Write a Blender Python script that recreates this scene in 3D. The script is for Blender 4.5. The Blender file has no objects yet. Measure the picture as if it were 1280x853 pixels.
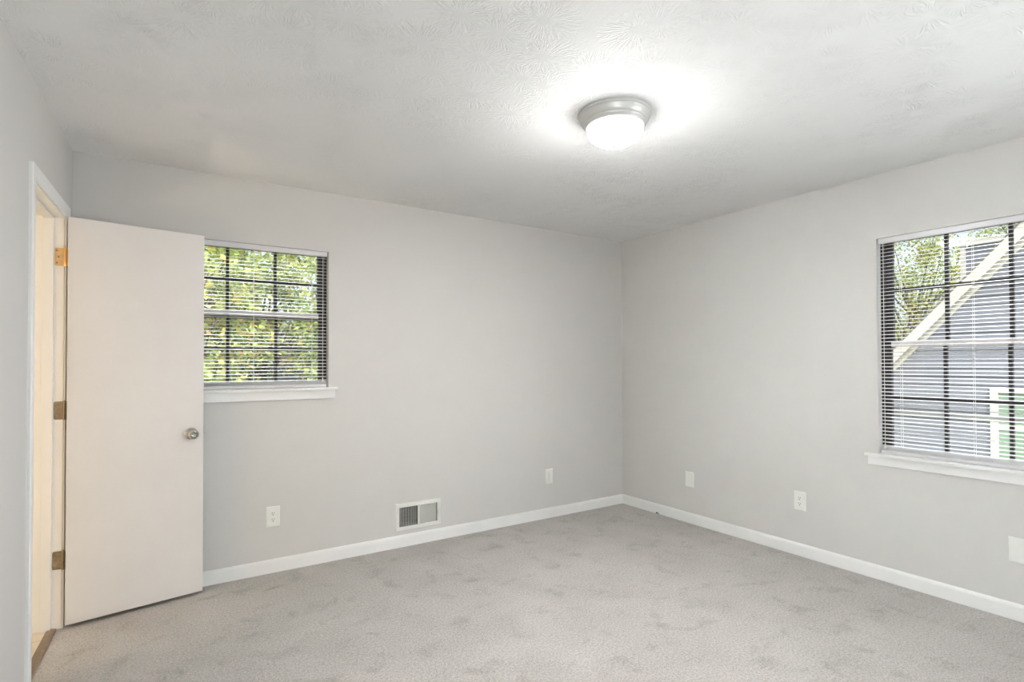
import bpy, bmesh, math, random
from mathutils import Vector, Matrix

sc = bpy.context.scene
C = sc.collection
PI = math.pi

# ------------------------------------------------------------------ camera
cam_d = bpy.data.cameras.new('camera')
cam = bpy.data.objects.new('camera', cam_d)
C.objects.link(cam)
F_PX = 679.93
YAW, PITCH, ROLL = 0.581464, 0.0135824, -0.00257083
cam_d.sensor_fit = 'HORIZONTAL'
cam_d.sensor_width = 36.0
cam_d.lens = 36.0 * F_PX / 1280.0
cam_d.shift_y = 18.265 / 1280.0
cam_d.clip_start = 0.02
fw = Vector((math.sin(YAW) * math.cos(PITCH), math.cos(YAW) * math.cos(PITCH), math.sin(PITCH)))
rt = Vector((math.cos(YAW), -math.sin(YAW), 0))
up = rt.cross(fw)
rt, up = rt * math.cos(ROLL) + up * math.sin(ROLL), up * math.cos(ROLL) - rt * math.sin(ROLL)
m = Matrix((rt, up, -fw)).transposed().to_4x4()
m.translation = (-3.64957, -3.68272, 1.30524)
cam.matrix_world = m
sc.camera = cam

# ------------------------------------------------------------------ light and exposure
EXPOSURE = 0.21
LAMP_E = 460.0            # ceiling lamp glass
LAMP_COL = (1.0, 0.997, 0.985)
SKY_E = 0.30
SUN_E = 2.7
BATH_W = 34.0
FILL_W = (380.0, 620.0, 175.0, 235.0)    # fill lights added outside the four windows to lift the room
sc.view_settings.view_transform = 'Standard'
sc.view_settings.look = 'None'
sc.view_settings.exposure = EXPOSURE
sc.view_settings.gamma = 1.0
sc.view_settings.use_curve_mapping = False
sc.cycles.use_denoising = True
sc.cycles.max_bounces = 14
sc.cycles.diffuse_bounces = 9
sc.cycles.caustics_reflective = False
sc.cycles.caustics_refractive = False
sc.cycles.sample_clamp_indirect = 8.0

world = bpy.data.worlds.new('sky')
sc.world = world
world.use_nodes = True
wn = world.node_tree.nodes
wl = world.node_tree.links
sky = wn.new('ShaderNodeTexSky')
sky.sky_type = 'NISHITA'
sky.sun_disc = False
sky.sun_elevation = math.radians(46)
sky.sun_rotation = math.radians(215)
sky.dust_density = 4.0
sky.air_density = 1.0
sky.ozone_density = 0.6
hs = wn.new('ShaderNodeHueSaturation')      # thin bright haze
hs.inputs['Saturation'].default_value = 0.45
wl.new(sky.outputs[0], hs.inputs['Color'])
wl.new(hs.outputs[0], wn['Background'].inputs['Color'])
wn['Background'].inputs['Strength'].default_value = SKY_E

sun_d = bpy.data.lights.new('sun', 'SUN')
sun_d.energy = SUN_E
sun_d.angle = math.radians(1.0)
sun_d.color = (1.0, 0.95, 0.86)
sun = bpy.data.objects.new('sun', sun_d)
C.objects.link(sun)
sun.rotation_euler = Vector((0.42, 0.62, -0.72)).to_track_quat('-Z', 'Y').to_euler()
sun.location = (-8, -10, 14)


def portal(name, loc, direction, w, h):
    d = bpy.data.lights.new(name, 'AREA')
    d.shape = 'RECTANGLE'
    d.size = w
    d.size_y = h
    d.cycles.is_portal = True
    o = bpy.data.objects.new(name, d)
    C.objects.link(o)
    o.location = loc
    o.rotation_euler = Vector(direction).to_track_quat('-Z', 'Z').to_euler()
    return o


portal('window_portal', (-3.14, 0.17, 1.60), (0, -1, 0), 0.95, 0.92)
portal('window_portal', (0.17, -2.608, 1.40), (-1, 0, 0), 0.95, 1.34)



def fill_light(name, loc, aim, size, watts):  # added area light that boosts the daylight entering a window
    d = bpy.data.lights.new(name, 'AREA')
    d.shape = 'SQUARE'
    d.size = size
    d.energy = watts
    d.color = (0.94, 0.955, 1.0)
    o = bpy.data.objects.new(name, d)
    C.objects.link(o)
    o.location = loc
    o.rotation_euler = (Vector(aim) - Vector(loc)).to_track_quat('-Z', 'Y').to_euler()


fill_light('fill_light', (-3.14, 2.9, 4.9), (-3.14, 0.02, 1.6), 2.4, FILL_W[0])
fill_light('fill_light', (2.9, -2.6, 4.7), (0.02, -2.6, 1.4), 2.4, FILL_W[1])
fill_light('fill_light', (0.75, -5.75, 0.40), (-1.2, -3.00, 2.40), 1.5, FILL_W[2])
fill_light('fill_light', (-5.05, -5.20, 0.35), (-2.4, -3.7, 2.6), 1.4, FILL_W[3])

bath_d = bpy.data.lights.new('bathroom_bulb', 'POINT')
bath_d.energy = BATH_W
bath_d.color = (1.0, 0.80, 0.55)
bath_d.shadow_soft_size = 0.07
bath = bpy.data.objects.new('bathroom_bulb', bath_d)
C.objects.link(bath)
bath.location = (-5.5, -1.3, 1.15)


# ------------------------------------------------------------------ materials
def new_mat(name):
    mt = bpy.data.materials.new(name)
    mt.use_nodes = True
    nt = mt.node_tree
    return mt, nt, nt.nodes['Principled BSDF']


def obj_coord(nt):
    return nt.nodes.new('ShaderNodeTexCoord').outputs['Object']


def noise(nt, vec, scale, detail=2.0, rough=0.5, dist=0.0):
    n = nt.nodes.new('ShaderNodeTexNoise')
    n.inputs['Scale'].default_value = scale
    n.inputs['Detail'].default_value = detail
    n.inputs['Roughness'].default_value = rough
    n.inputs['Distortion'].default_value = dist
    if vec is not None:
        nt.links.new(vec, n.inputs['Vector'])
    return n.outputs['Fac']


def ramp(nt, fac, stops):
    r = nt.nodes.new('ShaderNodeValToRGB')
    el = r.color_ramp.elements
    el[0].position, el[0].color = stops[0][0], (*stops[0][1], 1)
    el[1].position, el[1].color = stops[-1][0], (*stops[-1][1], 1)
    for p, c in stops[1:-1]:
        e = el.new(p)
        e.color = (*c, 1)
    nt.links.new(fac, r.inputs[0])
    return r.outputs[0]


def mathn(nt, op, a, b=None, c=None, clamp=False):
    n = nt.nodes.new('ShaderNodeMath')
    n.operation = op
    n.use_clamp = clamp
    for i, v in enumerate((a, b, c)):
        if v is None:
            continue
        if isinstance(v, (int, float)):
            n.inputs[i].default_value = v
        else:
            nt.links.new(v, n.inputs[i])
    return n.outputs[0]


def bump(nt, bs, height, strength, distance):
    b = nt.nodes.new('ShaderNodeBump')
    b.inputs['Strength'].default_value = strength
    b.inputs['Distance'].default_value = distance
    nt.links.new(height, b.inputs['Height'])
    nt.links.new(b.outputs[0], bs.inputs['Normal'])


def simple(name, col, rough=0.5, metal=0.0, var=0.03, scale=8.0, bumpy=0.0, bscale=200.0, spec=0.5):
    mt, nt, bs = new_mat(name)
    v = obj_coord(nt)
    f = noise(nt, v, scale, 3.0)
    lo = tuple(max(0, c * (1 - var)) for c in col)
    hi = tuple(min(1, c * (1 + var)) for c in col)
    nt.links.new(ramp(nt, f, [(0.3, lo), (0.7, hi)]), bs.inputs['Base Color'])
    bs.inputs['Roughness'].default_value = rough
    bs.inputs['Metallic'].default_value = metal
    bs.inputs['Specular IOR Level'].default_value = spec
    if bumpy:
        bump(nt, bs, noise(nt, v, bscale, 2.0), bumpy, 0.002)
    return mt


M = {}
M['wall'] = simple('wall_paint_greige', (0.635, 0.622, 0.605), 0.75, var=0.012, scale=1.5, bumpy=0.10, bscale=160, spec=0.25)
M['trim'] = simple('trim_paint_white', (0.84, 0.84, 0.835), 0.42, var=0.01, scale=5, spec=0.4)
M['door'] = simple('door_paint_white', (0.74, 0.715, 0.70), 0.38, var=0.02, scale=2.2, bumpy=0.04, bscale=60, spec=0.4)
M['bath_wall'] = simple('bathroom_paint_cream', (0.72, 0.68, 0.60), 0.6, var=0.02, scale=3)
M['plastic'] = simple('white_plastic', (0.80, 0.80, 0.77), 0.35, var=0.01)
M['slot'] = simple('dark_slot', (0.10, 0.095, 0.09), 0.6)
M['bronze'] = simple('dark_bronze_sash', (0.016, 0.011, 0.012), 0.45, var=0.2)
M['sash_light'] = simple('pale_sash_rail', (0.62, 0.58, 0.57), 0.4, var=0.03)
M['slat'] = simple('blind_slat_white', (0.80, 0.80, 0.80), 0.38, var=0.01)
M['rail'] = simple('blind_rail_white', (0.68, 0.67, 0.69), 0.35, var=0.01)
M['cord'] = simple('white_cord', (0.8, 0.8, 0.78), 0.8)
M['chrome'] = simple('satin_nickel', (0.55, 0.54, 0.51), 0.22, metal=1.0, var=0.05)
M['nickel'] = simple('brushed_nickel', (0.74, 0.735, 0.72), 0.38, metal=0.35, var=0.03)
M['finial'] = simple('dull_nickel', (0.16, 0.16, 0.155), 0.4, metal=0.8, var=0.05)
M['brass'] = simple('tarnished_brass', (0.33, 0.27, 0.19), 0.45, metal=0.75, var=0.15, scale=60)
M['brass_bright'] = simple('bright_brass', (0.80, 0.55, 0.28), 0.36, metal=0.75, var=0.08, scale=60)
M['strip'] = simple('threshold_metal', (0.30, 0.235, 0.175), 0.5, metal=0.5, var=0.12, scale=30)
M['vent'] = simple('register_enamel', (0.76, 0.76, 0.73), 0.45, var=0.02)
M['duct'] = simple('duct_galvanised', (0.16, 0.16, 0.16), 0.6, metal=0.3, var=0.2)
M['black'] = simple('black_rubber', (0.015, 0.015, 0.015), 0.6)
M['bark'] = simple('bark', (0.12, 0.085, 0.06), 0.9, var=0.4, scale=14, bumpy=0.5, bscale=30)
M['fascia'] = simple('fascia_white', (0.55, 0.525, 0.475), 0.6, var=0.02)
M['shingle'] = simple('roof_shingle', (0.15, 0.145, 0.145), 0.9, var=0.35, scale=30)
M['reflection_glass'] = simple('house_window_glass', (0.20, 0.29, 0.21), 0.25, var=0.15, scale=1.2)  # pale green reflection put into the pane's base colour
M['siding'] = simple('siding_blue_grey', (0.165, 0.172, 0.208), 0.7, var=0.03, scale=2)
M['exterior'] = simple('exterior_sheathing', (0.40, 0.38, 0.36), 0.8)
M['grass'] = simple('lawn', (0.20, 0.22, 0.10), 0.95, var=0.35, scale=3)


def mat_tile():
    mt, nt, bs = new_mat('bathroom_tile_cream')
    v = obj_coord(nt)
    br = nt.nodes.new('ShaderNodeTexBrick')
    br.offset = 0.0
    br.inputs['Scale'].default_value = 1.0
    br.inputs['Brick Width'].default_value = 0.30
    br.inputs['Row Height'].default_value = 0.30
    br.inputs['Mortar Size'].default_value = 0.004
    br.inputs['Color1'].default_value = (0.74, 0.68, 0.58, 1)
    br.inputs['Color2'].default_value = (0.70, 0.64, 0.55, 1)
    br.inputs['Mortar'].default_value = (0.55, 0.50, 0.43, 1)
    nt.links.new(v, br.inputs['Vector'])
    nt.links.new(br.outputs['Color'], bs.inputs['Base Color'])
    bs.inputs['Roughness'].default_value = 0.35
    return mt


M['tile'] = mat_tile()


def mat_carpet():
    mt, nt, bs = new_mat('carpet_pile')
    v = obj_coord(nt)
    fine = noise(nt, v, 190.0, 2.0, 0.6)
    mid = noise(nt, v, 85.0, 3.0, 0.65)
    patch = noise(nt, v, 2.6, 3.0, 0.55, 0.4)
    tread = noise(nt, v, 7.0, 4.0, 0.6, 0.4)
    c1 = lambda x, k: mathn(nt, 'MULTIPLY', mathn(nt, 'SUBTRACT', x, 0.5), k)
    dark = mathn(nt, 'MULTIPLY', mathn(nt, 'SUBTRACT', tread, 0.54, clamp=True), -1.1)
    d = mathn(nt, 'ADD', mathn(nt, 'ADD', c1(fine, 1.15), c1(mid, 1.0)), mathn(nt, 'ADD', mathn(nt, 'ADD', c1(patch, 0.35), dark), 0.55))
    col = ramp(nt, d, [(0.05, (0.215, 0.198, 0.182)), (0.35, (0.355, 0.336, 0.315)), (0.60, (0.470, 0.450, 0.428)), (0.95, (0.64, 0.62, 0.60))])
    nt.links.new(col, bs.inputs['Base Color'])
    bs.inputs['Roughness'].default_value = 1.0
    bs.inputs['Specular IOR Level'].default_value = 0.05
    bs.inputs['Sheen Weight'].default_value = 0.15
    h = mathn(nt, 'MULTIPLY_ADD', mid, 0.8, fine)
    bump(nt, bs, h, 0.7, 0.008)
    return mt


M['carpet'] = mat_carpet()


def mat_ceiling():
    """white ceiling with stomp-brush fans of plaster ridges"""
    mt, nt, bs = new_mat('stomped_ceiling')
    v = obj_coord(nt)
    vo = nt.nodes.new('ShaderNodeTexVoronoi')
    vo.voronoi_dimensions = '2D'
    vo.inputs['Scale'].default_value = 5.4
    nt.links.new(v, vo.inputs['Vector'])
    sub = nt.nodes.new('ShaderNodeVectorMath')
    sub.operation = 'SUBTRACT'
    nt.links.new(v, sub.inputs[0])
    nt.links.new(vo.outputs['Position'], sub.inputs[1])
    sp = nt.nodes.new('ShaderNodeSeparateXYZ')
    nt.links.new(sub.outputs[0], sp.inputs[0])
    ang = mathn(nt, 'ARCTAN2', sp.outputs[1], sp.outputs[0])
    r = mathn(nt, 'SQRT', mathn(nt, 'ADD', mathn(nt, 'MULTIPLY', sp.outputs[0], sp.outputs[0]), mathn(nt, 'MULTIPLY', sp.outputs[1], sp.outputs[1])))
    cs = nt.nodes.new('ShaderNodeSeparateColor')
    nt.links.new(vo.outputs['Color'], cs.inputs[0])
    comb = nt.nodes.new('ShaderNodeCombineXYZ')
    nt.links.new(mathn(nt, 'MULTIPLY', ang, 4.2), comb.inputs[0])
    nt.links.new(mathn(nt, 'MULTIPLY', r, 9.0), comb.inputs[1])
    nt.links.new(mathn(nt, 'MULTIPLY', cs.outputs[0], 40.0), comb.inputs[2])
    streak = noise(nt, comb.outputs[0], 1.6, 2.0, 0.5, 0.25)
    ridge = mathn(nt, 'SUBTRACT', 1.0, mathn(nt, 'MULTIPLY', mathn(nt, 'ABSOLUTE', mathn(nt, 'SUBTRACT', streak, 0.5)), 9.0), clamp=True)
    # ridges live between 2 and 14 cm from the stomp centre and only on part of the fan
    m1 = mathn(nt, 'MULTIPLY', mathn(nt, 'SUBTRACT', r, 0.018), 40.0, clamp=True)
    m2 = mathn(nt, 'MULTIPLY', mathn(nt, 'SUBTRACT', 0.150, r), 16.0, clamp=True)
    fan = mathn(nt, 'MULTIPLY', mathn(nt, 'SUBTRACT', noise(nt, v, 3.0, 1.0), 0.25), 1.8, clamp=True)
    ridge = mathn(nt, 'SUBTRACT', ridge, 0.32)      # ridges with grooves between, no raised patches
    hgt = mathn(nt, 'MULTIPLY', mathn(nt, 'MULTIPLY', ridge, m1), mathn(nt, 'MULTIPLY', m2, fan))
    hgt = mathn(nt, 'MULTIPLY_ADD', noise(nt, v, 90.0, 3.0), 0.16, hgt)
    bump(nt, bs, hgt, 0.65, 0.006)
    bs.inputs['Base Color'].default_value = (0.80, 0.80, 0.79, 1)
    f = noise(nt, v, 1.3, 2.0)
    nt.links.new(ramp(nt, f, [(0.3, (0.945, 0.945, 0.945)), (0.7, (0.955, 0.955, 0.955))]), bs.inputs['Base Color'])
    bs.inputs['Roughness'].default_value = 0.7
    bs.inputs['Specular IOR Level'].default_value = 0.3
    return mt


M['ceiling'] = mat_ceiling()


def mat_glow():
    mt, nt, bs = new_mat('lit_white_glass')
    bs.inputs['Base Color'].default_value = (0.9, 0.9, 0.88, 1)
    bs.inputs['Emission Color'].default_value = (*LAMP_COL, 1)
    # emission weighted to the underside and cut at the rim to limit ceiling glow
    g = nt.nodes.new('ShaderNodeNewGeometry')
    s = nt.nodes.new('ShaderNodeSeparateXYZ')
    nt.links.new(g.outputs['Normal'], s.inputs[0])
    d = mathn(nt, 'MULTIPLY', s.outputs[2], -1.0, clamp=True)
    e = mathn(nt, 'MULTIPLY_ADD', mathn(nt, 'POWER', d, 3.0), 0.995, 0.005)
    nt.links.new(mathn(nt, 'MULTIPLY', e, LAMP_E), bs.inputs['Emission Strength'])
    return mt


M['glow'] = mat_glow()


def mat_pane():
    mt = bpy.data.materials.new('window_glass')
    mt.use_nodes = True
    nt = mt.node_tree
    for n in list(nt.nodes):
        if n.type != 'OUTPUT_MATERIAL':
            nt.nodes.remove(n)
    out = [n for n in nt.nodes if n.type == 'OUTPUT_MATERIAL'][0]
    tr = nt.nodes.new('ShaderNodeBsdfTransparent')
    tr.inputs[0].default_value = (0.96, 0.98, 0.97, 1)
    gl = nt.nodes.new('ShaderNodeBsdfGlossy')
    gl.inputs['Roughness'].default_value = 0.02
    mx = nt.nodes.new('ShaderNodeMixShader')
    mx.inputs[0].default_value = 0.05
    nt.links.new(tr.outputs[0], mx.inputs[1])
    nt.links.new(gl.outputs[0], mx.inputs[2])
    nt.links.new(mx.outputs[0], out.inputs[0])
    return mt


M['pane'] = mat_pane()


def mat_leaf(name, col):
    mt = bpy.data.materials.new(name)
    mt.use_nodes = True
    nt = mt.node_tree
    for n in list(nt.nodes):
        if n.type != 'OUTPUT_MATERIAL':
            nt.nodes.remove(n)
    out = [n for n in nt.nodes if n.type == 'OUTPUT_MATERIAL'][0]
    v = obj_coord(nt)
    f = noise(nt, v, 5.0, 2.0)
    c = ramp(nt, f, [(0.3, tuple(x * 0.75 for x in col)), (0.7, tuple(min(1, x * 1.25) for x in col))])
    df = nt.nodes.new('ShaderNodeBsdfDiffuse')
    tl = nt.nodes.new('ShaderNodeBsdfTranslucent')
    mx = nt.nodes.new('ShaderNodeMixShader')
    mx.inputs[0].default_value = 0.4
    nt.links.new(c, df.inputs[0])
    nt.links.new(c, tl.inputs[0])
    nt.links.new(df.outputs[0], mx.inputs[1])
    nt.links.new(tl.outputs[0], mx.inputs[2])
    nt.links.new(mx.outputs[0], out.inputs[0])
    return mt


LEAVES = [mat_leaf('leaf_green', (0.29, 0.37, 0.11)), mat_leaf('leaf_light_green', (0.52, 0.58, 0.22)),
          mat_leaf('leaf_yellow', (0.72, 0.58, 0.16)), mat_leaf('leaf_orange', (0.66, 0.36, 0.15)), mat_leaf('leaf_dark', (0.14, 0.20, 0.07))]


# ------------------------------------------------------------------ mesh helpers
class MB:
    def __init__(self):
        self.v, self.f = [], []

    def add(self, verts, faces, mtx=None):
        n = len(self.v)
        if mtx is not None:
            verts = [tuple(mtx @ Vector(p)) for p in verts]
        self.v += [tuple(p) for p in verts]
        self.f += [tuple(i + n for i in f) for f in faces]
        return self

    def box(self, x0, x1, y0, y1, z0, z1, mtx=None):
        x0, x1 = min(x0, x1), max(x0, x1)
        y0, y1 = min(y0, y1), max(y0, y1)
        z0, z1 = min(z0, z1), max(z0, z1)
        vs = [(x0, y0, z0), (x1, y0, z0), (x1, y1, z0), (x0, y1, z0), (x0, y0, z1), (x1, y0, z1), (x1, y1, z1), (x0, y1, z1)]
        fs = [(0, 3, 2, 1), (4, 5, 6, 7), (0, 1, 5, 4), (1, 2, 6, 5), (2, 3, 7, 6), (3, 0, 4, 7)]
        return self.add(vs, fs, mtx)

    def prism(self, poly, axis, a, b, mtx=None):
        """poly: 2D points; extruded along axis from a to b. axis x: (y,z), y: (x,z), z: (x,y)"""
        def P(p, t):
            return (t, p[0], p[1]) if axis == 'x' else (p[0], t, p[1]) if axis == 'y' else (p[0], p[1], t)
        n = len(poly)
        vs = [P(p, a) for p in poly] + [P(p, b) for p in poly]
        fs = [tuple(range(n))[::-1], tuple(range(n, 2 * n))] + [(i, (i + 1) % n, n + (i + 1) % n, n + i) for i in range(n)]
        return self.add(vs, fs, mtx)

    def lathe(self, prof, n=48, mtx=None):
        """prof: (r, z) from one end to the other, about z"""
        vs, fs, rows = [], [], []
        for r, z in prof:
            if r < 1e-6:
                rows.append([len(vs)])
                vs.append((0, 0, z))
            else:
                rows.append(list(range(len(vs), len(vs) + n)))
                vs += [(r * math.cos(2 * PI * k / n), r * math.sin(2 * PI * k / n), z) for k in range(n)]
        for A, B in zip(rows, rows[1:]):
            for k in range(n):
                k2 = (k + 1) % n
                q = [A[k % len(A)], A[k2 % len(A)], B[k2 % len(B)], B[k % len(B)]]
                q = list(dict.fromkeys(q))
                if len(q) > 2:
                    fs.append(tuple(q))
        return self.add(vs, fs, mtx)

    def tube(self, pts, r, n=8):
        vs, fs = [], []
        pts = [Vector(p) for p in pts]
        for i, p in enumerate(pts):
            d = (pts[min(i + 1, len(pts) - 1)] - pts[max(i - 1, 0)]).normalized()
            a = d.orthogonal().normalized()
            b = d.cross(a)
            rr = r[i] if isinstance(r, (list, tuple)) else r
            vs += [tuple(p + rr * (math.cos(2 * PI * k / n) * a + math.sin(2 * PI * k / n) * b)) for k in range(n)]
        for i in range(len(pts) - 1):
            for k in range(n):
                k2 = (k + 1) % n
                fs.append((i * n + k, i * n + k2, (i + 1) * n + k2, (i + 1) * n + k))
        fs.append(tuple(range(n))[::-1])
        fs.append(tuple(range((len(pts) - 1) * n, len(pts) * n)))
        return self.add(vs, fs)

    def mesh(self, name, mats):
        me = bpy.data.meshes.new(name)
        me.from_pydata(self.v, [], self.f)
        for mt in (mats if isinstance(mats, (list, tuple)) else [mats]):
            me.materials.append(mt)
        bm = bmesh.new()
        bm.from_mesh(me)
        bmesh.ops.recalc_face_normals(bm, faces=bm.faces)
        bm.to_mesh(me)
        bm.free()
        return me

    def build(self, name, mt, parent=None, bevel=0.0, smooth=False, seg=2):
        o = bpy.data.objects.new(name, self.mesh(name, mt))
        C.objects.link(o)
        if parent is not None:
            o.parent = parent
        if smooth:
            for p in o.data.polygons:
                p.use_smooth = True
            o.data.set_sharp_from_angle(angle=math.radians(38))
        if bevel:
            md = o.modifiers.new('soft_edges', 'BEVEL')
            md.width = bevel
            md.segments = seg
            md.limit_method = 'ANGLE'
            md.angle_limit = math.radians(40)
            md.harden_normals = False
        return o


def tag(o, label=None, cat=None, group=None, kind=None):
    if label:
        o['label'] = label
    if cat:
        o['category'] = cat
    if group:
        o['group'] = group
    if kind:
        o['kind'] = kind
    return o


def empty(name, loc=(0, 0, 0), rz=0.0, parent=None):
    o = bpy.data.objects.new(name, None)
    o.empty_display_size = 0.05
    C.objects.link(o)
    o.location = loc
    o.rotation_euler = (0, 0, rz)
    if parent:
        o.parent = parent
    return o


def wall_slab(us, zs, u0, u1, z0, z1, holes, t0, t1, put):
    """slab in (u, z) with rectangular holes (ua, ub, za, zb); depth t0..t1; put(u, t, z) -> point"""
    U = sorted({u0, u1, *[h[0] for h in holes], *[h[1] for h in holes]})
    Z = sorted({z0, z1, *[h[2] for h in holes], *[h[3] for h in holes]})
    solid = {}
    for i in range(len(U) - 1):
        for j in range(len(Z) - 1):
            cu, cz = (U[i] + U[i + 1]) / 2, (Z[j] + Z[j + 1]) / 2
            solid[i, j] = not any(h[0] < cu < h[1] and h[2] < cz < h[3] for h in holes)
    mb = MB()
    idx = {}

    def V(i, j, k):
        if (i, j, k) not in idx:
            idx[i, j, k] = len(mb.v)
            mb.v.append(tuple(put(U[i], (t0, t1)[k], Z[j])))
        return idx[i, j, k]
    for (i, j), s in solid.items():
        if not s:
            continue
        for k in (0, 1):
            mb.f.append((V(i, j, k), V(i + 1, j, k), V(i + 1, j + 1, k), V(i, j + 1, k)))
        for di, dj, e in ((-1, 0, ((i, j), (i, j + 1))), (1, 0, ((i + 1, j), (i + 1, j + 1))), (0, -1, ((i, j), (i + 1, j))), (0, 1, ((i, j + 1), (i + 1, j + 1)))):
            if not solid.get((i + di, j + dj), False):
                (a, b), (c, d) = e
                mb.f.append((V(a, b, 0), V(c, d, 0), V(c, d, 1), V(a, b, 1)))
    return mb


# ------------------------------------------------------------------ the room
H = 2.44
WT = 0.13                     # outer wall thickness
FRONT = -6.20                 # the wall behind the camera
LX, LPHI = -4.018, -0.0465    # left wall: corner x and its slight skew
LROT = math.asin(-0.0465)
LEFT = (LX, 0, 0)


def lw(x, y, z):              # left-wall coordinates -> world (x: out of the wall, y: along it, negative towards the camera)
    c, s = math.cos(LROT), math.sin(LROT)
    return (LX + c * x - s * y, s * x + c * y, z)


W1 = (-3.595, -2.685, 1.131, 2.047)     # back window opening x0 x1 z0 z1
W2 = (-3.065, -2.150, 0.738, 2.052)     # right window opening y0 y1 z0 z1
W3 = (-5.80, -4.45, 0.12, 2.052)         # unseen tall window added behind the camera to let fill light in
VENT = (-2.196, -1.894, 0.135, 0.283)   # duct opening in the back wall
DJ0, DJ1, DZ = -0.845, -0.185, 2.052    # doorway rough edges along left wall

# carpeted floor, up to the threshold in the doorway
mb = MB()
a, b = lw(-0.036, 0.2, 0), lw(-0.036, -6.5, 0)
mb.prism([(0.16, 0.16), (0.16, -6.4), (b[0], -6.4), (a[0], 0.16)], 'z', -0.20, 0.0)
tag(mb.build('floor', M['carpet']), 'light grey beige cut pile carpet covering the whole bedroom floor', 'carpet', kind='structure')
# bathroom floor beyond the doorway
mb = MB()
b = lw(-0.036, -3.1, 0)
mb.prism([(a[0], 0.16), (b[0], b[1]), (-6.4, b[1]), (-6.4, 0.16)], 'z', -0.20, 0.0)
tag(mb.build('floor_bathroom', M['tile']), 'cream tiled bathroom floor beyond the open door', 'floor', kind='structure')
mb = MB()
mb.prism([(0.16, 0.16), (-6.4, 0.16), (-6.4, -3.11), (-4.36, -3.11), (-4.36, -6.4), (0.16, -6.4)], 'z', H, H + 0.2)
tag(mb.build('ceiling', M['ceiling']), 'white ceiling with stomped plaster fan texture', 'ceiling', kind='structure')

wb = wall_slab(None, None, -6.4, 0.0, 0, H, [W1, VENT], 0.0, WT, lambda u, t, z: (u, t, z))
tag(wb.build('wall_back', M['wall']), 'warm grey wall holding the small window and the floor register', 'wall', kind='structure')
wr = wall_slab(None, None, -6.33, WT, 0, H, [W2, W3], 0.0, WT, lambda u, t, z: (t, u, z))
tag(wr.build('wall_right', M['wall']), 'warm grey wall with the large window on the right', 'wall', kind='structure')
wlft = wall_slab(None, None, -4.25, -0.001, 0, H, [(DJ0, DJ1, -1, DZ)], 0.0, -0.115, lambda u, t, z: lw(t, u, z))
tag(wlft.build('wall_left', M['wall']), 'grey wall at the left edge holding the bathroom doorway', 'wall', kind='structure')
mb = MB()
mb.box(-4.345, 0.0, FRONT - WT, FRONT, 0, H)
tag(mb.build('wall_front', M['wall']), 'warm grey wall behind the camera', 'wall', kind='structure')
mb = MB()
mb.box(-6.4, -6.27, -3.11, 0.0, 0, H)
mb.box(-6.27, -4.29, -3.11, -2.98, 0, H)
tag(mb.build('wall_bathroom', M['bath_wall']), 'cream far wall of the bathroom', 'wall', kind='structure')
RX = lw(0, -4.25, 0)[0]
W4 = (-5.85, -4.55, 0.30, 2.052)         # unseen window added in the rear left wall as a way in for fill light
mb = wall_slab(None, None, FRONT, -4.2465, 0, H, [W4], 0.0, -WT, lambda u, t, z: (RX + t, u, z))
tag(mb.build('wall_rear', M['wall']), 'grey wall to the left behind the camera', 'wall', kind='structure')


# baseboards
def base_profile():
    return [(0, 0), (0.0135, 0), (0.0135, 0.066), (0.0115, 0.074), (0.007, 0.080), (0.003, 0.083), (0, 0.083)]


mb = MB()
mb.prism([(-x, z) for x, z in base_profile()], 'x', -4.000, -0.0001)
tag(mb.build('baseboard_back', M['trim']), 'white baseboard along the wall under the small window', 'baseboard', kind='structure')
mb = MB()
mb.prism([(-x, z) for x, z in base_profile()], 'y', FRONT, -0.0137)
tag(mb.build('baseboard_right', M['trim']), 'white baseboard along the wall under the large window', 'baseboard', kind='structure')
mb = MB()
mtx = Matrix.Translation(LEFT) @ Matrix.Rotation(LROT, 4, 'Z')
mb.prism(base_profile(), 'y', -4.24, -0.925, mtx)
mb.prism(base_profile(), 'y', -0.112, -0.016, mtx)
tag(mb.build('baseboard_left', M['trim']), 'white baseboard along the wall of the doorway', 'baseboard', kind='structure')

# doorway casing and jamb
mb = MB()
c_in, c_w, c_t = 0.006, 0.072, 0.014
y0, y1, zt = DJ0 + 0.019 - c_in, DJ1 - 0.019 + c_in, DZ - 0.018 + c_in


def casing(mb, side):
    # three mitred boards with a stepped, eased profile: inner edge thin, outer edge thick
    prof = [(0, 0.007), (0.012, 0.010), (0.030, 0.011), (c_w - 0.016, c_t), (c_w - 0.004, c_t), (c_w, c_t - 0.003)]
    path = [lambda d: (y0 - d, 0.0), lambda d: (y0 - d, zt + min(d, 0.055)), lambda d: (y1 + d, zt + min(d, 0.055)), lambda d: (y1 + d, 0.0)]
    rings = []
    for fn in path:
        ring = []
        for d, t in prof:
            yy, zz = fn(d)
            ring.append(lw(side(t), yy, zz))
        yy, zz = fn(prof[-1][0])
        ring.append(lw(side(0.0), yy, zz))
        yy, zz = fn(0.0)
        ring.append(lw(side(0.0), yy, zz))
        rings.append(ring)
    n = len(rings[0])
    vs = [p for r in rings for p in r]
    fs = [tuple(range(n)), tuple(range(3 * n, 4 * n))]
    for i in range(3):
        for k in range(n):
            k2 = (k + 1) % n
            fs.append((i * n + k, i * n + k2, (i + 1) * n + k2, (i + 1) * n + k))
    mb.add(vs, fs)


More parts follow.
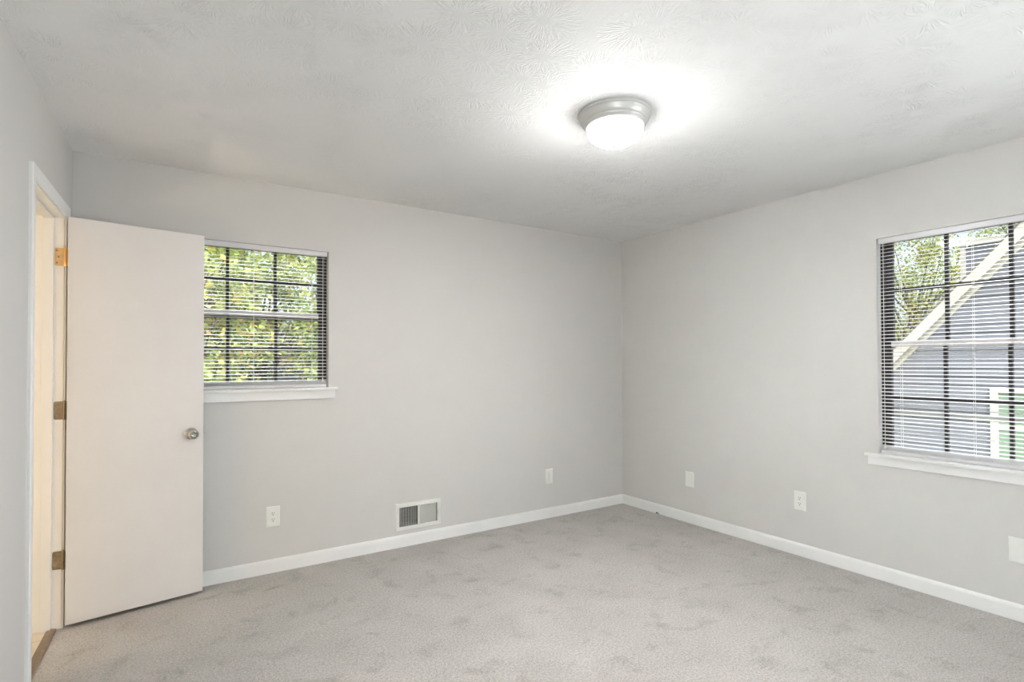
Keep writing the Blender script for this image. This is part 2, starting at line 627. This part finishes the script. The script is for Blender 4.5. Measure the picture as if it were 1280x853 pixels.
casing(mb, lambda t: t)
tag(mb.build('trim_1', M['trim']), 'white painted casing around the bathroom doorway', 'door casing', kind='structure')
mb = MB()
casing(mb, lambda t: -0.115 - t)
tag(mb.build('trim_2', M['trim']), 'white casing on the bathroom side of the doorway', 'door casing', kind='structure')
mb = MB()
jt = 0.018
mb.box(-0.115, 0.0, DJ1 - jt, DJ1, 0, DZ, mtx)
mb.box(-0.115, 0.0, DJ0, DJ0 + jt, 0, DZ, mtx)
mb.box(-0.115, 0.0, DJ0 + jt, DJ1 - jt, DZ - jt, DZ, mtx)
mb.box(-0.080, -0.040, DJ1 - jt - 0.011, DJ1 - jt, 0, DZ - jt, mtx)
mb.box(-0.080, -0.040, DJ0 + jt, DJ0 + jt + 0.011, 0, DZ - jt, mtx)
mb.box(-0.080, -0.040, DJ0 + jt + 0.011, DJ1 - jt - 0.011, DZ - jt - 0.011, DZ - jt, mtx)
tag(mb.build('trim_3', M['trim'], bevel=0.0015), 'cream lit door jamb with its stop moulding', 'door jamb', kind='structure')

mb = MB()
mb.prism([(-0.058, 0.0), (-0.016, 0.0), (-0.020, 0.006), (-0.036, 0.0085), (-0.054, 0.006)], 'y', DJ0 + jt + 0.002, DJ1 - jt - 0.002, mtx)
tag(mb.build('threshold_strip', M['strip']), 'brown metal threshold strip where the carpet meets the tile', 'threshold')

# ------------------------------------------------------------------ windows
SD = 0.050          # depth of the sash face behind the wall face


def window(name, a0, a1, z0, z1, put, ms, hms, meet, extra_rail, label, stool_l, meet_mat, st_top, apron_b):
    """a: along wall; depth positive outwards; ms vertical muntin centres, hms horizontal muntin centres"""
    t = empty(name, put(((a0 + a1) / 2), 0.05, st_top))
    inv = t.matrix_world.inverted() if False else Matrix.Translation(-Vector(t.location))

    def B(mb, aa, ab, da, db, za, zb):
        p, q = put(aa, da, za), put(ab, db, zb)
        mb.box(p[0], q[0], p[1], q[1], p[2], q[2], inv)
    # dark outer frame against the reveal
    mb = MB()
    fwd = 0.014
    B(mb, a0 + 0.0005, a0 + fwd, SD, 0.12, st_top, z1 - 0.0005)
    B(mb, a1 - fwd, a1 - 0.0005, SD, 0.12, st_top, z1 - 0.0005)
    B(mb, a0 + fwd, a1 - fwd, SD, 0.12, z1 - 0.010, z1 - 0.0005)
    B(mb, a0 + fwd, a1 - fwd, SD, 0.12, st_top, st_top + 0.016)
    mb.build('window_frame', M['bronze'], t, bevel=0.001)
    sw = 0.038
    for nm, za, zb, d0, hm in (('upper_sash', meet[0] - 0.004, z1 - 0.010, SD + 0.034, hms[0]), ('lower_sash', st_top + 0.016, meet[1], SD + 0.004, hms[1])):
        d1 = d0 + 0.026
        mb = MB()
        B(mb, a0 + fwd, a0 + fwd + sw, d0, d1, za, zb)
        B(mb, a1 - fwd - sw, a1 - fwd, d0, d1, za, zb)
        if nm == 'upper_sash':
            B(mb, a0 + fwd + sw, a1 - fwd - sw, d0, d1, zb - 0.012, zb)
            lo, hi = za, zb - 0.012
        else:
            B(mb, a0 + fwd + sw, a1 - fwd - sw, d0, d1, za, za + 0.022)
            lo, hi = za + 0.022, zb
        s = mb.build(nm, M['bronze'], t, bevel=0.001)
        # meeting rail of the sash
        mb = MB()
        if nm == 'upper_sash':
            B(mb, a0 + fwd + sw, a1 - fwd - sw, d0, d1, za, za + 0.030)
            lo = za + 0.030
        else:
            B(mb, a0 + fwd + sw, a1 - fwd - sw, d0, d1, zb - 0.034, zb)
            hi = zb - 0.034
        if nm == 'lower_sash':
            mb.build('meeting_rail', M[meet_mat], s, bevel=0.001)
        else:
            mb.build('meeting_rail', M['bronze'], s, bevel=0.001)
        mw = 0.0085
        for mc in ms:
            mb = MB()
            B(mb, mc - mw, mc + mw, d0 + 0.003, d1 - 0.003, lo, hi)
            mb.build('muntin', M['bronze'], s)
        mb = MB()
        B(mb, a0 + fwd + sw, a1 - fwd - sw, d0 + 0.004, d1 - 0.004, hm - 0.0095, hm + 0.0095)
        mb.build('muntin', M['bronze'], s)
        mb = MB()
        B(mb, a0 + fwd + sw, a1 - fwd - sw, (d0 + d1) / 2 - 0.0015, (d0 + d1) / 2 + 0.0015, lo, hi)
        mb.build('pane', M['pane'], s)
    if extra_rail:
        mb = MB()
        B(mb, a0 + fwd, a1 - fwd, SD + 0.070, SD + 0.078, extra_rail[0], extra_rail[1])
        mb.build('screen_rail', M['sash_light'], t)
    # stool (inner sill board with horns) and apron
    mb = MB()
    B(mb, a0, a1, 0.0, SD + 0.02, st_top - 0.018, st_top)
    B(mb, stool_l[0], stool_l[1], -0.034, 0.0, st_top - 0.018, st_top)
    mb2 = MB()
    ss = mb.build('stool', M['trim'], t, bevel=0.003)
    B(mb2, stool_l[0] + 0.012, stool_l[1] - 0.012, -0.013, 0.0, apron_b, st_top - 0.018)
    mb2.build('apron', M['trim'], t, bevel=0.003)
    tag(t, label, 'window', kind='structure')
    return t


putB = lambda a, d, z: (a, d, z)
putR = lambda a, d, z: (d, a, z)
window('window_1', W1[0], W1[1], W1[2], W1[3], putB, (-3.275, -3.000), (1.832, 1.396), (1.592, 1.636), None,
       'small dark framed sash window behind the open door', (-3.648, -2.632), 'sash_light', 1.149, 1.075)
window('window_2', W2[0], W2[1], W2[2], W2[3], putR, (-2.468, -2.746), (1.738, 1.091), (1.402, 1.430), (0.982, 1.016),
       'large dark framed sash window in the right wall', (-3.132, -2.083), 'sash_light', 0.756, 0.685)


window('added_window_3', W3[0], W3[1], W3[2], W3[3], putR, (-5.35, -4.90), (1.60, 0.62), (1.09, 1.12), None,
       'unseen tall sash window added behind the camera for fill light', (-5.86, -4.39), 'sash_light', 0.138, 0.090)
window('added_window_4', W4[0], W4[1], W4[2], W4[3], lambda a, d, z: (RX - d, a, z), (-5.42, -4.98), (1.65, 0.75), (1.18, 1.21), None,
       'unseen sash window added to the left behind the camera for fill light', (-5.91, -4.49), 'sash_light', 0.318, 0.25)


# ------------------------------------------------------------------ blinds
def slat_mesh(name, length, along):
    mb = MB()
    n, w, crown, th = 6, 0.025, 0.0022, 0.0006
    tilt = math.radians(SLAT_TILT)
    top, bot = [], []
    for i in range(n + 1):
        s = -1 + 2 * i / n
        d, z = s * w / 2, crown * (1 - s * s) - crown * 0.5
        for lst, off in ((top, th / 2), (bot, -th / 2)):
            zz = z + off
            lst.append((d * math.cos(tilt) - zz * math.sin(tilt), d * math.sin(tilt) + zz * math.cos(tilt)))
    poly = top + bot[::-1]
    mb.prism(poly, 'x' if along == 'x' else 'y', -length / 2, length / 2)
    me = mb.mesh(name, M['slat'])
    for p in me.polygons:
        p.use_smooth = True
    me.set_sharp_from_angle(angle=math.radians(50))
    return me


SLAT_TILT = 8.0     # degrees, outer edge up


def blind(along, a0, a1, ztop, zsill, ladders, cord_a, label):
    put = putB if along == 'x' else putR
    mid = (a0 + a1) / 2
    t = empty('window_blind', put(mid, 0.026, ztop))
    inv = Matrix.Translation(-Vector(t.location))
    L = a1 - a0

    def B(mb, aa, ab, da, db, za, zb):
        p, q = put(aa, da, za), put(ab, db, zb)
        mb.box(p[0], q[0], p[1], q[1], p[2], q[2], inv)
    mb = MB()
    B(mb, a0, a1, 0.010, 0.042, ztop - 0.030, ztop)
    B(mb, a0, a1, 0.006, 0.0098, ztop - 0.033, ztop - 0.001)
    mb.build('headrail', M['rail'], t, bevel=0.0012)
    br_top = zsill + 0.020
    mb = MB()
    B(mb, a0, a1, 0.014, 0.038, zsill + 0.002, br_top)
    mb.build('bottom_rail', M['rail'], t, bevel=0.002)
    me = slat_mesh('slat', L, along)
    zs = []
    z = br_top + 0.0035
    for k in range(5):                    # spare slats gathered on the bottom rail
        zs.append(z)
        z += 0.0042
    z0 = z + 0.004
    n = int((ztop - 0.040 - z0) / 0.0213)
    pitch = (ztop - 0.043 - z0) / n
    zs += [z0 + pitch * k for k in range(n + 1)]
    proto = bpy.data.objects.new('slat', me)
    for i, zz in enumerate(zs):
        o = proto if i == 0 else proto.copy()
        C.objects.link(o)
        o.parent = t
        o.location = (0, 0, zz - ztop)
    for la in ladders:
        mb = MB()
        for d in (0.0125, 0.0395):
            p0, p1 = put(la, d, zsill + 0.02), put(la, d, ztop - 0.03)
            mb.tube([Vector(p0) - t.location, Vector(p1) - t.location], 0.0009, 6)
        mb.build('ladder_cord', M['cord'], t)
    mb = MB()
    p0, p1 = put(cord_a, 0.003, zsill + 0.05), put(cord_a, 0.003, ztop - 0.02)
    mb.tube([Vector(p0) - t.location, Vector(p1) - t.location], 0.0014, 6)
    c = mb.build('pull_cord', M['cord'], t)
    mb = MB()
    q = Vector(put(cord_a, 0.003, zsill + 0.05)) - t.location
    mb.lathe([(0, 0.012), (0.003, 0.010), (0.0045, -0.012), (0.003, -0.016), (0, -0.016)], 12, Matrix.Translation(q))
    mb.build('tassel', M['plastic'], c, smooth=True)
    tag(t, label, 'blind', group='white slatted window blinds')
    return t


blind('x', W1[0] + 0.008, W1[1] - 0.008, W1[3] - 0.001, 1.149, (-3.49, -3.135, -2.785), -2.722,
      'white mini blind over the small window partly hidden by the door')
blind('y', W2[0] + 0.008, W2[1] - 0.008, W2[3] - 0.001, 0.756, (-2.955, -2.605, -2.265), -2.185,
      'white mini blind over the large window at right')

# ------------------------------------------------------------------ the open door
HX, HY = -4.0086, -0.2359
DANG = math.atan2(-0.13251 + 0.23585, -3.41534 + 4.00863)
DW = 0.6022
DTH = 0.035
door = empty('door_1', (HX, HY, 0), DANG)        # local x along the leaf, y into its thickness
tag(door, 'white flush slab door standing open against the back wall', 'door', kind='structure')
mb = MB()
mb.box(0, DW, 0, DTH, 0.0224, 2.0359)
mb.build('door_leaf', M['door'], door, bevel=0.0012)
KX, KZ = 0.541, 0.914
knob_prof = [(0, 0), (0.032, 0), (0.033, 0.003), (0.030, 0.007), (0.018, 0.011), (0.0125, 0.014), (0.0115, 0.026), (0.014, 0.031), (0.022, 0.036),
             (0.0268, 0.044), (0.0275, 0.051), (0.0255, 0.058), (0.020, 0.0635), (0.0155, 0.065), (0.0135, 0.062), (0.008, 0.0605), (0, 0.060)]
for sgn, yy in ((1, 0.0), (-1, DTH)):
    mk = Matrix.Translation((KX, yy, KZ)) @ Matrix.Rotation(sgn * PI / 2, 4, 'X')
    kb = MB().lathe(knob_prof, 40, mk).build('door_knob', M['chrome'], door, smooth=True)
    mb = MB()
    mb.lathe([(0, 0.0605), (0.0048, 0.0605), (0.0048, 0.0665), (0.0038, 0.0675), (0, 0.0675)], 20, mk)
    mb.box(-0.0006, 0.0006, -0.0035, 0.0035, 0.0672, 0.0678, mk)
    mb.build('privacy_button', M['slot'] if False else M['chrome'], kb, smooth=True)
mb = MB()
mb.box(DW, DW + 0.0015, 0.005, 0.030, KZ - 0.028, KZ + 0.028)
mb.box(DW + 0.0015, DW + 0.009, 0.011, 0.024, KZ - 0.007, KZ + 0.007)
mb.build('latch', M['chrome'], door, bevel=0.0008)
# three hinges: leaf on the jamb, leaf on the door edge, knuckle
for hz, mt, nm in ((1.838, 'brass_bright', 'bright brass hinge'), (1.076, 'brass', 'tarnished brass hinge'), (0.338, 'brass', 'tarnished brass hinge')):
    hinge = empty('hinge', (0, 0, 0), 0, door)
    tag(hinge, nm)
    # jamb leaf in left-wall coordinates, brought into the door's frame
    to_door = (Matrix.Translation((HX, HY, 0)) @ Matrix.Rotation(DANG, 4, 'Z')).inverted() @ mtx
    yj = DJ1 - jt
    mb = MB()
    r = 0.008
    xs0, xs1, zh = -0.036, 0.001, 0.0445
    poly = []
    for cx, cz, a0 in ((xs0 + r, hz + zh - r, 90), (xs0 + r, hz - zh + r, 180)):
        poly += [(cx + r * math.cos(math.radians(a0 + k * 18)), cz + r * math.sin(math.radians(a0 + k * 18))) for k in range(6)]
    poly += [(xs1, hz - zh), (xs1, hz + zh)]
    mb.prism(poly, 'y', yj - 0.0022, yj, to_door)
    jl = mb.build('hinge_leaf', M[mt], hinge)
    mb = MB()
    for sx, sz in ((-0.028, 0.030), (-0.022, 0.0), (-0.028, -0.030)):
        mb.lathe([(0, 0.0008), (0.0036, 0.0006), (0.0040, 0), (0.0040, -0.0004)], 12,
                 to_door @ Matrix.Translation((sx, yj - 0.0024, hz + sz)) @ Matrix.Rotation(PI / 2, 4, 'X'))
    mb.build('screw', M['strip'], jl)
    mb = MB()
    mb.box(-0.0022, 0.0, 0.003, DTH + 0.001, hz - zh, hz + zh)
    mb.build('hinge_leaf', M[mt], hinge)
    mb = MB()
    pin = to_door @ Vector((0.006, yj - 0.004, 0))
    mb.lathe([(0, -zh - 0.004), (0.004, -zh - 0.003), (0.0062, -zh), (0.0062, zh), (0.0045, zh + 0.004), (0, zh + 0.005)], 16, Matrix.Translation((pin.x, pin.y, hz)))
    mb.build('hinge_knuckle', M[mt], hinge, smooth=True)

# ------------------------------------------------------------------ ceiling lamp
lamp = empty('ceiling_lamp', (-1.90, -1.88, H))
tag(lamp, 'round flush ceiling lamp with nickel rim and glowing white glass bowl', 'ceiling lamp')
MB().lathe([(0, 0), (0.160, 0), (0.1635, -0.003), (0.1645, -0.008), (0.1635, -0.013), (0.159, -0.0155), (0.1575, -0.018), (0.1555, -0.026), (0.151, -0.036),
            (0.1455, -0.044), (0.1435, -0.0455), (0.1435, -0.050), (0.1405, -0.054), (0.1355, -0.058), (0.1335, -0.062), (0.129, -0.064), (0.126, -0.062), (0.126, -0.050), (0, -0.050)], 72).build('lamp_pan', M['nickel'], lamp, smooth=True)
gp = [(0.1255, -0.0655)]
for k in range(1, 15):
    a = k / 14 * PI / 2
    gp.append((0.1285 * math.cos(a) ** 0.92 if k < 14 else 0.0, -0.0665 - 0.078 * math.sin(a)))
MB().lathe(gp, 64).build('glass_bowl', M['glow'], lamp, smooth=True)
MB().lathe([(0, -0.1425), (0.010, -0.1435), (0.0135, -0.1465), (0.0135, -0.148), (0.008, -0.1505), (0.004, -0.152), (0.004, -0.154), (0.0058, -0.157), (0.004, -0.160), (0, -0.161)], 28).build('finial', M['finial'], lamp, smooth=True)


# ------------------------------------------------------------------ wall plates
def wall_frame(wall, a, z):
    """Empty on the wall face; local x to the right as seen from the room, local y into the room... z up"""
    if wall == 'back':
        return (a, 0.0, z), 0.0            # local -y points into the room
    return (0.0, a, z), -PI / 2


def plate_mesh(w, h, t=0.0055):
    mb = MB()
    e = 0.004
    vs = [(-w / 2, 0, -h / 2), (w / 2, 0, -h / 2), (w / 2, 0, h / 2), (-w / 2, 0, h / 2)]
    m1 = [(-w / 2, -0.002, -h / 2), (w / 2, -0.002, -h / 2), (w / 2, -0.002, h / 2), (-w / 2, -0.002, h / 2)]
    m2 = [(x * (1 - 2 * e / w), -t, z * (1 - 2 * e / h)) for x, _, z in vs]
    vv = vs + m1 + m2
    fs = [(0, 1, 2, 3), (8, 9, 10, 11)]
    for o in (0, 4):
        for k in range(4):
            fs.append((o + k, o + (k + 1) % 4, o + 4 + (k + 1) % 4, o + 4 + k))
    return mb.add(vv, fs)


def screw(parent, z, y=-0.0055):
    mb = MB()
    mb.lathe([(0, 0.001), (0.0026, 0.0007), (0.003, 0)], 14, Matrix.Translation((0, y, z)) @ Matrix.Rotation(PI / 2, 4, 'X'))
    mb.build('screw', M['plastic'], parent)


def outlet(wall, a, z, w, h, label):
    loc, rz = wall_frame(wall, a, z)
    t = empty('wall_outlet', loc, rz)
    plate_mesh(w, h).build('cover_plate', M['plastic'], t)
    for s in (1, -1):
        cz = s * 0.0195
        mb = MB()
        pts = []
        for k in range(24):
            an = 2 * PI * k / 24
            pts.append((0.0172 * math.cos(an), cz + max(-0.0138, min(0.0138, 0.0172 * math.sin(an)))))
        mb.prism(pts, 'y', -0.0085, -0.0045)
        r = mb.build('receptacle', M['plastic'], t, bevel=0.0008)
        mb = MB()
        mb.box(-0.0078, -0.0052, -0.0088, -0.0082, cz - 0.001, cz + 0.009)
        mb.box(0.0052, 0.0078, -0.0088, -0.0082, cz + 0.000, cz + 0.008)
        mb.lathe([(0, 0.0003), (0.0032, 0.0003), (0.0032, -0.0003)], 14, Matrix.Translation((0, -0.0085, cz - 0.0075)) @ Matrix.Rotation(PI / 2, 4, 'X'))
        mb.build('slots', M['slot'], r)
    screw(t, 0.0)
    return tag(t, label, 'outlet', group='duplex wall outlets')


def plate(name, wall, a, z, w, h, label, insert=False):
    loc, rz = wall_frame(wall, a, z)
    t = empty(name, loc, rz)
    plate_mesh(w, h).build('cover_plate', M['plastic'], t)
    if insert:
        mb = MB()
        mb.box(-0.010, 0.010, -0.0075, -0.005, -0.042, 0.042)
        ins = mb.build('insert', M['vent'], t, bevel=0.001)
        mb = MB()
        mb.box(-0.0045, 0.0045, -0.0082, -0.0074, -0.034, 0.034)
        mb.build('slot', M['nickel'], ins)
        screw(t, 0.052)
        screw(t, -0.052)
    else:
        screw(t, 0.042)
        screw(t, -0.042)
    return tag(t, label, 'wall plate')


outlet('back', -3.024, 0.348, 0.080, 0.126, 'white duplex outlet on the wall between the door and the floor register')
outlet('right', -1.669, 0.369, 0.080, 0.126, 'white duplex outlet on the right wall left of the large window')
plate('wall_plate', 'back', -0.861, 0.346, 0.080, 0.124, 'small white wall plate with slim centre insert right of the register', True)
plate('blank_plate', 'right', -0.762, 0.354, 0.082, 0.122, 'blank white cover plate on right wall nearest the room corner')
plate('blank_plate', 'right', -2.801, 0.352, 0.118, 0.126, 'blank white cover plate under the large window at the right edge')

# ------------------------------------------------------------------ floor register in the back wall
reg = empty('air_register', (-2.045, 0, 0.209))
tag(reg, 'white metal wall air register with open slats on its left half', 'air register')
RW, RH = 0.352, 0.194
mb = MB()
ox, oz, ix, iz, t = RW / 2, RH / 2, 0.146, 0.068, 0.009
ring = lambda x, z, y: [(-x, y, -z), (x, y, -z), (x, y, z), (-x, y, z)]
loops = [ring(ox, oz, 0), ring(ox, oz, -0.003), ring(ox - 0.005, oz - 0.005, -t), ring(ix + 0.002, iz + 0.002, -t), ring(ix, iz, -t + 0.002), ring(ix, iz, 0.0)]
vs = [p for l in loops for p in l]
fs = []
for i in range(len(loops)):
    j = (i + 1) % len(loops)
    for k in range(4):
        fs.append((i * 4 + k, i * 4 + (k + 1) % 4, j * 4 + (k + 1) % 4, j * 4 + k))
mb.add(vs, fs)
mb.build('frame', M['vent'], reg)
mb = MB()
mb.box(-0.006, 0.006, -0.008, 0.004, -iz, iz)
mb.build('centre_bar', M['vent'], reg)
vm = []
for half, an in ((-1, 33), (1, 38)):
    n = 11
    for k in range(n):
        x = half * (0.0125 + (0.128) * (k + 0.5) / n)
        mb = MB()
        a_ = math.radians(an) * half
        mv = Matrix.Translation((x, 0.002, 0)) @ Matrix.Rotation(a_, 4, 'Z')
        mb.box(-0.0005, 0.0005, -0.0085, 0.0085, -iz, iz, mv)
        mb.build('vane', M['vent'], reg)
mb = MB()
for k in range(5):
    z = -iz + (k + 0.5) * 2 * iz / 5
    mb.box(-0.145, 0.145, 0.024, 0.026, z - 0.003, z + 0.003)
mb.build('damper_blades', M['duct'], reg)
mb = MB()
mb.box(-0.1503, -0.1493, 0.0, 0.12, -0.0735, 0.0735)
mb.box(0.1493, 0.1503, 0.0, 0.12, -0.0735, 0.0735)
mb.box(-0.1503, 0.1503, 0.0, 0.12, -0.0735, -0.0725)
mb.box(-0.1503, 0.1503, 0.0, 0.12, 0.0725, 0.0735)
mb.box(-0.1503, 0.1503, 0.119, 0.121, -0.0735, 0.0735)
mb.build('duct', M['duct'], reg)
mb = MB()
mb.box(0.147, 0.153, -0.015, -0.008, -0.026, 0.026)
mb.box(0.147, 0.153, -0.022, -0.014, -0.008, 0.008)
mb.build('damper_lever', M['vent'], reg, bevel=0.001)
for sx in (-1, 1):
    mb = MB()
    mb.lathe([(0, 0.0012), (0.003, 0.0008), (0.0035, 0)], 12, Matrix.Translation((sx * 0.161, -0.009, 0.06 if sx > 0 else 0.0)) @ Matrix.Rotation(PI / 2, 4, 'X'))
    mb.build('screw', M['vent'], reg)

# black stub of a cable at the foot of the right baseboard
st = empty('cable_stub', (-0.030, -0.445, 0))
tag(st, 'tiny black cable stub poking up from the carpet by the right baseboard', 'cable')
MB().tube([(0.012, 0, 0.0), (0.010, 0, 0.010), (0.0, 0.0, 0.016), (-0.010, -0.002, 0.016)], 0.0035, 10).build('cable', M['black'], st, smooth=True)
MB().lathe([(0, -0.004), (0.0055, -0.004), (0.0055, 0.004), (0.002, 0.0045), (0, 0.0045)], 12, Matrix.Translation((-0.012, -0.002, 0.016)) @ Matrix.Rotation(PI / 2, 4, 'Y')).build('connector', M['black'], st)

# ------------------------------------------------------------------ outside
GZ = -2.9
mb = MB()
mb.box(-40, 50, -40, 50, GZ - 0.3, GZ)
tag(mb.build('ground', M['grass']), 'ground outside far below the windows', 'ground', kind='structure')

# the neighbouring house: gable wall facing this room, ridge running away from it
NX = 6.0
house = empty('neighbouring_house', (NX, -4.0, GZ))
tag(house, 'blue grey clapboard house with white gable trim outside the large window', 'house')
hi = Matrix.Translation(-Vector(house.location))
SL = 1.10
rz_ = lambda y: 1.40 + (0.166 - y) * SL          # top edge of the rake in the gable plane
EY, RY = 1.30, -4.6                              # eave and ridge positions
mb = MB()
zb = GZ
y_l, y_r = 0.85, 2 * RY - 0.85
top_at = lambda y: rz_(y) - 0.10 if y >= RY else rz_(2 * RY - y) - 0.10
mb.prism([(y_l, zb), (y_l, top_at(y_l)), (RY, top_at(RY)), (y_r, top_at(y_r)), (y_r, zb)], 'x', NX + 0.02, NX + 9, hi)
mb.build('house_body', M['siding'], house)
mb = MB()
z = GZ
lap = 0.125
while z < top_at(RY) - lap:
    zt_ = z + lap
    yl = y_l if top_at(y_l) > zt_ else 0.166 - (zt_ + 0.10 - 1.50) / SL
    yr = 2 * RY - yl
    mb.add([(NX + 0.018, yl, z), (NX - 0.004, yl, z), (NX + 0.016, yl, zt_), (NX + 0.018, yr, z), (NX - 0.004, yr, z), (NX + 0.016, yr, zt_)],
           [(0, 1, 2), (3, 5, 4), (0, 3, 4, 1), (1, 4, 5, 2), (2, 5, 3, 0)], hi)
    z = zt_
mb.build('clapboard', M['siding'], house)


def sloped(mb, y0_, y1_, off0, off1, x0_, x1_):
    for s in (0, 1):
        f = (lambda y: y) if s == 0 else (lambda y: 2 * RY - y)
        mb.prism([(f(y0_), rz_(y0_) + off0), (f(y1_), rz_(y1_) + off0), (f(y1_), rz_(y1_) + off1), (f(y0_), rz_(y0_) + off1)], 'x', x0_, x1_, hi)


mb = MB()
sloped(mb, EY, RY, -0.20, 0.0, NX - 0.16, NX - 0.13)
mb.build('rake_board', M['fascia'], house)
mb = MB()
sloped(mb, EY, RY, -0.27, -0.14, NX - 0.03, NX + 0.02)
mb.build('frieze_board', M['fascia'], house)
mb = MB()
sloped(mb, EY, RY, -0.06, -0.03, NX - 0.13, NX + 0.02)
mb.build('soffit', M['fascia'], house)
mb = MB()
sloped(mb, EY + 0.05, RY, 0.0, 0.025, NX - 0.18, NX + 9)
mb.build('roof', M['shingle'], house)
# window in the gable wall
wy0, wy1, wz0, wz1 = -1.03, -2.05, -0.70, 0.955
fr = MB()
for bx in ((wy0, wy0 - 0.085, wz0, wz1), (wy1, wy1 + 0.085, wz0, wz1), (wy0 - 0.085, wy1 + 0.085, wz1 - 0.075, wz1), (wy0 - 0.085, wy1 + 0.085, wz0, wz0 + 0.075), (wy0 - 0.085, wy1 + 0.085, 0.40, 0.45)):
    fr.box(NX - 0.035, NX + 0.02, bx[0], bx[1], bx[2], bx[3], hi)
hw = fr.build('house_window', M['fascia'], house)
pm = MB()
pm.box(NX - 0.012, NX - 0.006, wy0 - 0.08, wy1 + 0.08, wz0 + 0.07, wz1 - 0.07, hi)
pm.build('house_pane', M['reflection_glass'], hw)
# dormer rising from the roof behind the rake
dx = 7.6
dm = MB()
dy0, dy1, dz1 = -0.27, -0.80, 3.27
dm.box(dx, dx + 2.0, dy0 + 0.02, dy1 - 0.02, 0.5, dz1 - 0.02, hi)
for k in range(22):
    z = 0.5 + k * lap
    if z + lap < dz1:
        dm.add([(dx, dy0, z), (dx - 0.02, dy0, z), (dx, dy0, z + lap), (dx, dy1, z), (dx - 0.02, dy1, z), (dx, dy1, z + lap)],
               [(0, 1, 2), (3, 5, 4), (0, 3, 4, 1), (1, 4, 5, 2), (2, 5, 3, 0)], hi)
dorm = dm.build('dormer', M['siding'], house)
dt = MB()
dt.box(dx - 0.035, dx + 0.03, dy0 + 0.04, dy0 - 0.03, 0.5, dz1, hi)
dt.box(dx - 0.035, dx + 0.03, dy1 - 0.04, dy1 + 0.03, 0.5, dz1, hi)
dt.box(dx - 0.06, dx + 2.0, dy0 + 0.06, dy1 - 0.06, dz1 - 0.05, dz1 + 0.03, hi)
dt.build('dormer_trim', M['fascia'], dorm)


def tree(label, x, y, zc, rx, rz, seed, mix, n=9000, cl=130, group=None, leaf=0.10):
    rnd = random.Random(seed)
    t = empty('leafy_tree', (x, y, GZ))
    h0 = zc - GZ
    mb = MB()
    trunk = [(0, 0, -0.05)]
    for k in range(1, 7):
        trunk.append((rnd.uniform(-.08, .08), rnd.uniform(-.08, .08), h0 * k / 6 + 0.25 * rz * k / 6))
    mb.tube(trunk, [0.16 - 0.022 * k for k in range(7)], 10)
    cents = []
    while len(cents) < cl:
        p = Vector((rnd.uniform(-1, 1), rnd.uniform(-1, 1), rnd.uniform(-1, 1)))
        if 0.30 < p.length < 1.0 + rnd.uniform(-.1, .12):
            cents.append((Vector((p.x * rx, p.y * rx, h0 + p.z * rz)), rnd.uniform(0.22, 0.46) * rx / 1.6))
    for c, r in cents[::3]:
        base = Vector(trunk[rnd.choice((3, 4, 5))])
        mid = base.lerp(c, 0.5) + Vector((0, 0, -0.1))
        mb.tube([base, mid, c], [0.045, 0.026, 0.008], 6)
    mb.build('trunk', M['bark'], t, smooth=True)
    vs, fs, mi = [], [], []
    for i in range(n):
        c, r = cents[rnd.randrange(cl)]
        while True:
            d = Vector((rnd.uniform(-1, 1), rnd.uniform(-1, 1), rnd.uniform(-1, 1)))
            if d.length < 1:
                break
        p = c + d * r
        L = leaf * rnd.uniform(.6, 1.3)
        a = Vector((rnd.gauss(0, 1), rnd.gauss(0, 1), rnd.gauss(-.4, .7))).normalized()
        b = a.orthogonal()
        b.rotate(Matrix.Rotation(rnd.uniform(0, 6.28), 3, a))
        b.normalize()
        nrm = a.cross(b)
        k = len(vs)
        vs += [tuple(p), tuple(p + a * L * .45 + b * L * .32 + nrm * L * .08), tuple(p + a * L), tuple(p + a * L * .45 - b * L * .32 + nrm * L * .08)]
        fs += [(k, k + 1, k + 2), (k, k + 2, k + 3)]
        q = rnd.random() + 0.25 * math.sin(c.x * 3 + c.z * 2 + seed)
        j = 0
        acc = 0
        for j, w in enumerate(mix):
            acc += w
            if q < acc:
                break
        mi += [j, j]
    me = bpy.data.meshes.new('foliage')
    me.from_pydata(vs, [], fs)
    for mt in LEAVES:
        me.materials.append(mt)
    me.polygons.foreach_set('material_index', mi)
    f = bpy.data.objects.new('foliage', me)
    C.objects.link(f)
    f.parent = t
    tag(t, label, 'tree', group)
    return t


G1, G2 = 'trees outside the small window', 'trees beyond the neighbouring house'
tree('yellow green tree outside the small window next to the open door', -3.45, 5.0, 1.7, 1.15, 1.9, 3, (.28, .46, .18, .02, .06), n=8000, group=G1)
tree('bright green tree in the middle of the small window view', -2.1, 7.65, 2.2, 1.15, 2.0, 5, (.30, .47, .12, .03, .08), group=G1)
tree('darker green tree at the right side of the small window view', -0.75, 5.0, 1.8, 0.95, 2.0, 8, (.40, .38, .06, .02, .14), n=8000, group=G1)
tree('farther pale tree seen between the trees of the small window', -3.2, 12.0, 2.4, 2.1, 3.0, 11, (.25, .52, .15, .03, .05), n=12000, group=G1)
tree('farther green tree at right seen through the small window', 1.3, 12.0, 2.4, 2.1, 3.0, 13, (.35, .44, .10, .02, .09), n=12000, group=G1)
tree('pale tree left of the dormer through the large window', 17.6, 4.2, 3.3, 2.1, 2.6, 21, (.30, .45, .18, .02, .05), n=12000, group=G2)
tree('pale tree rising behind the dormer through the large window', 23.0, 2.0, 4.6, 2.3, 3.0, 23, (.30, .45, .18, .02, .05), n=12000, group=G2)
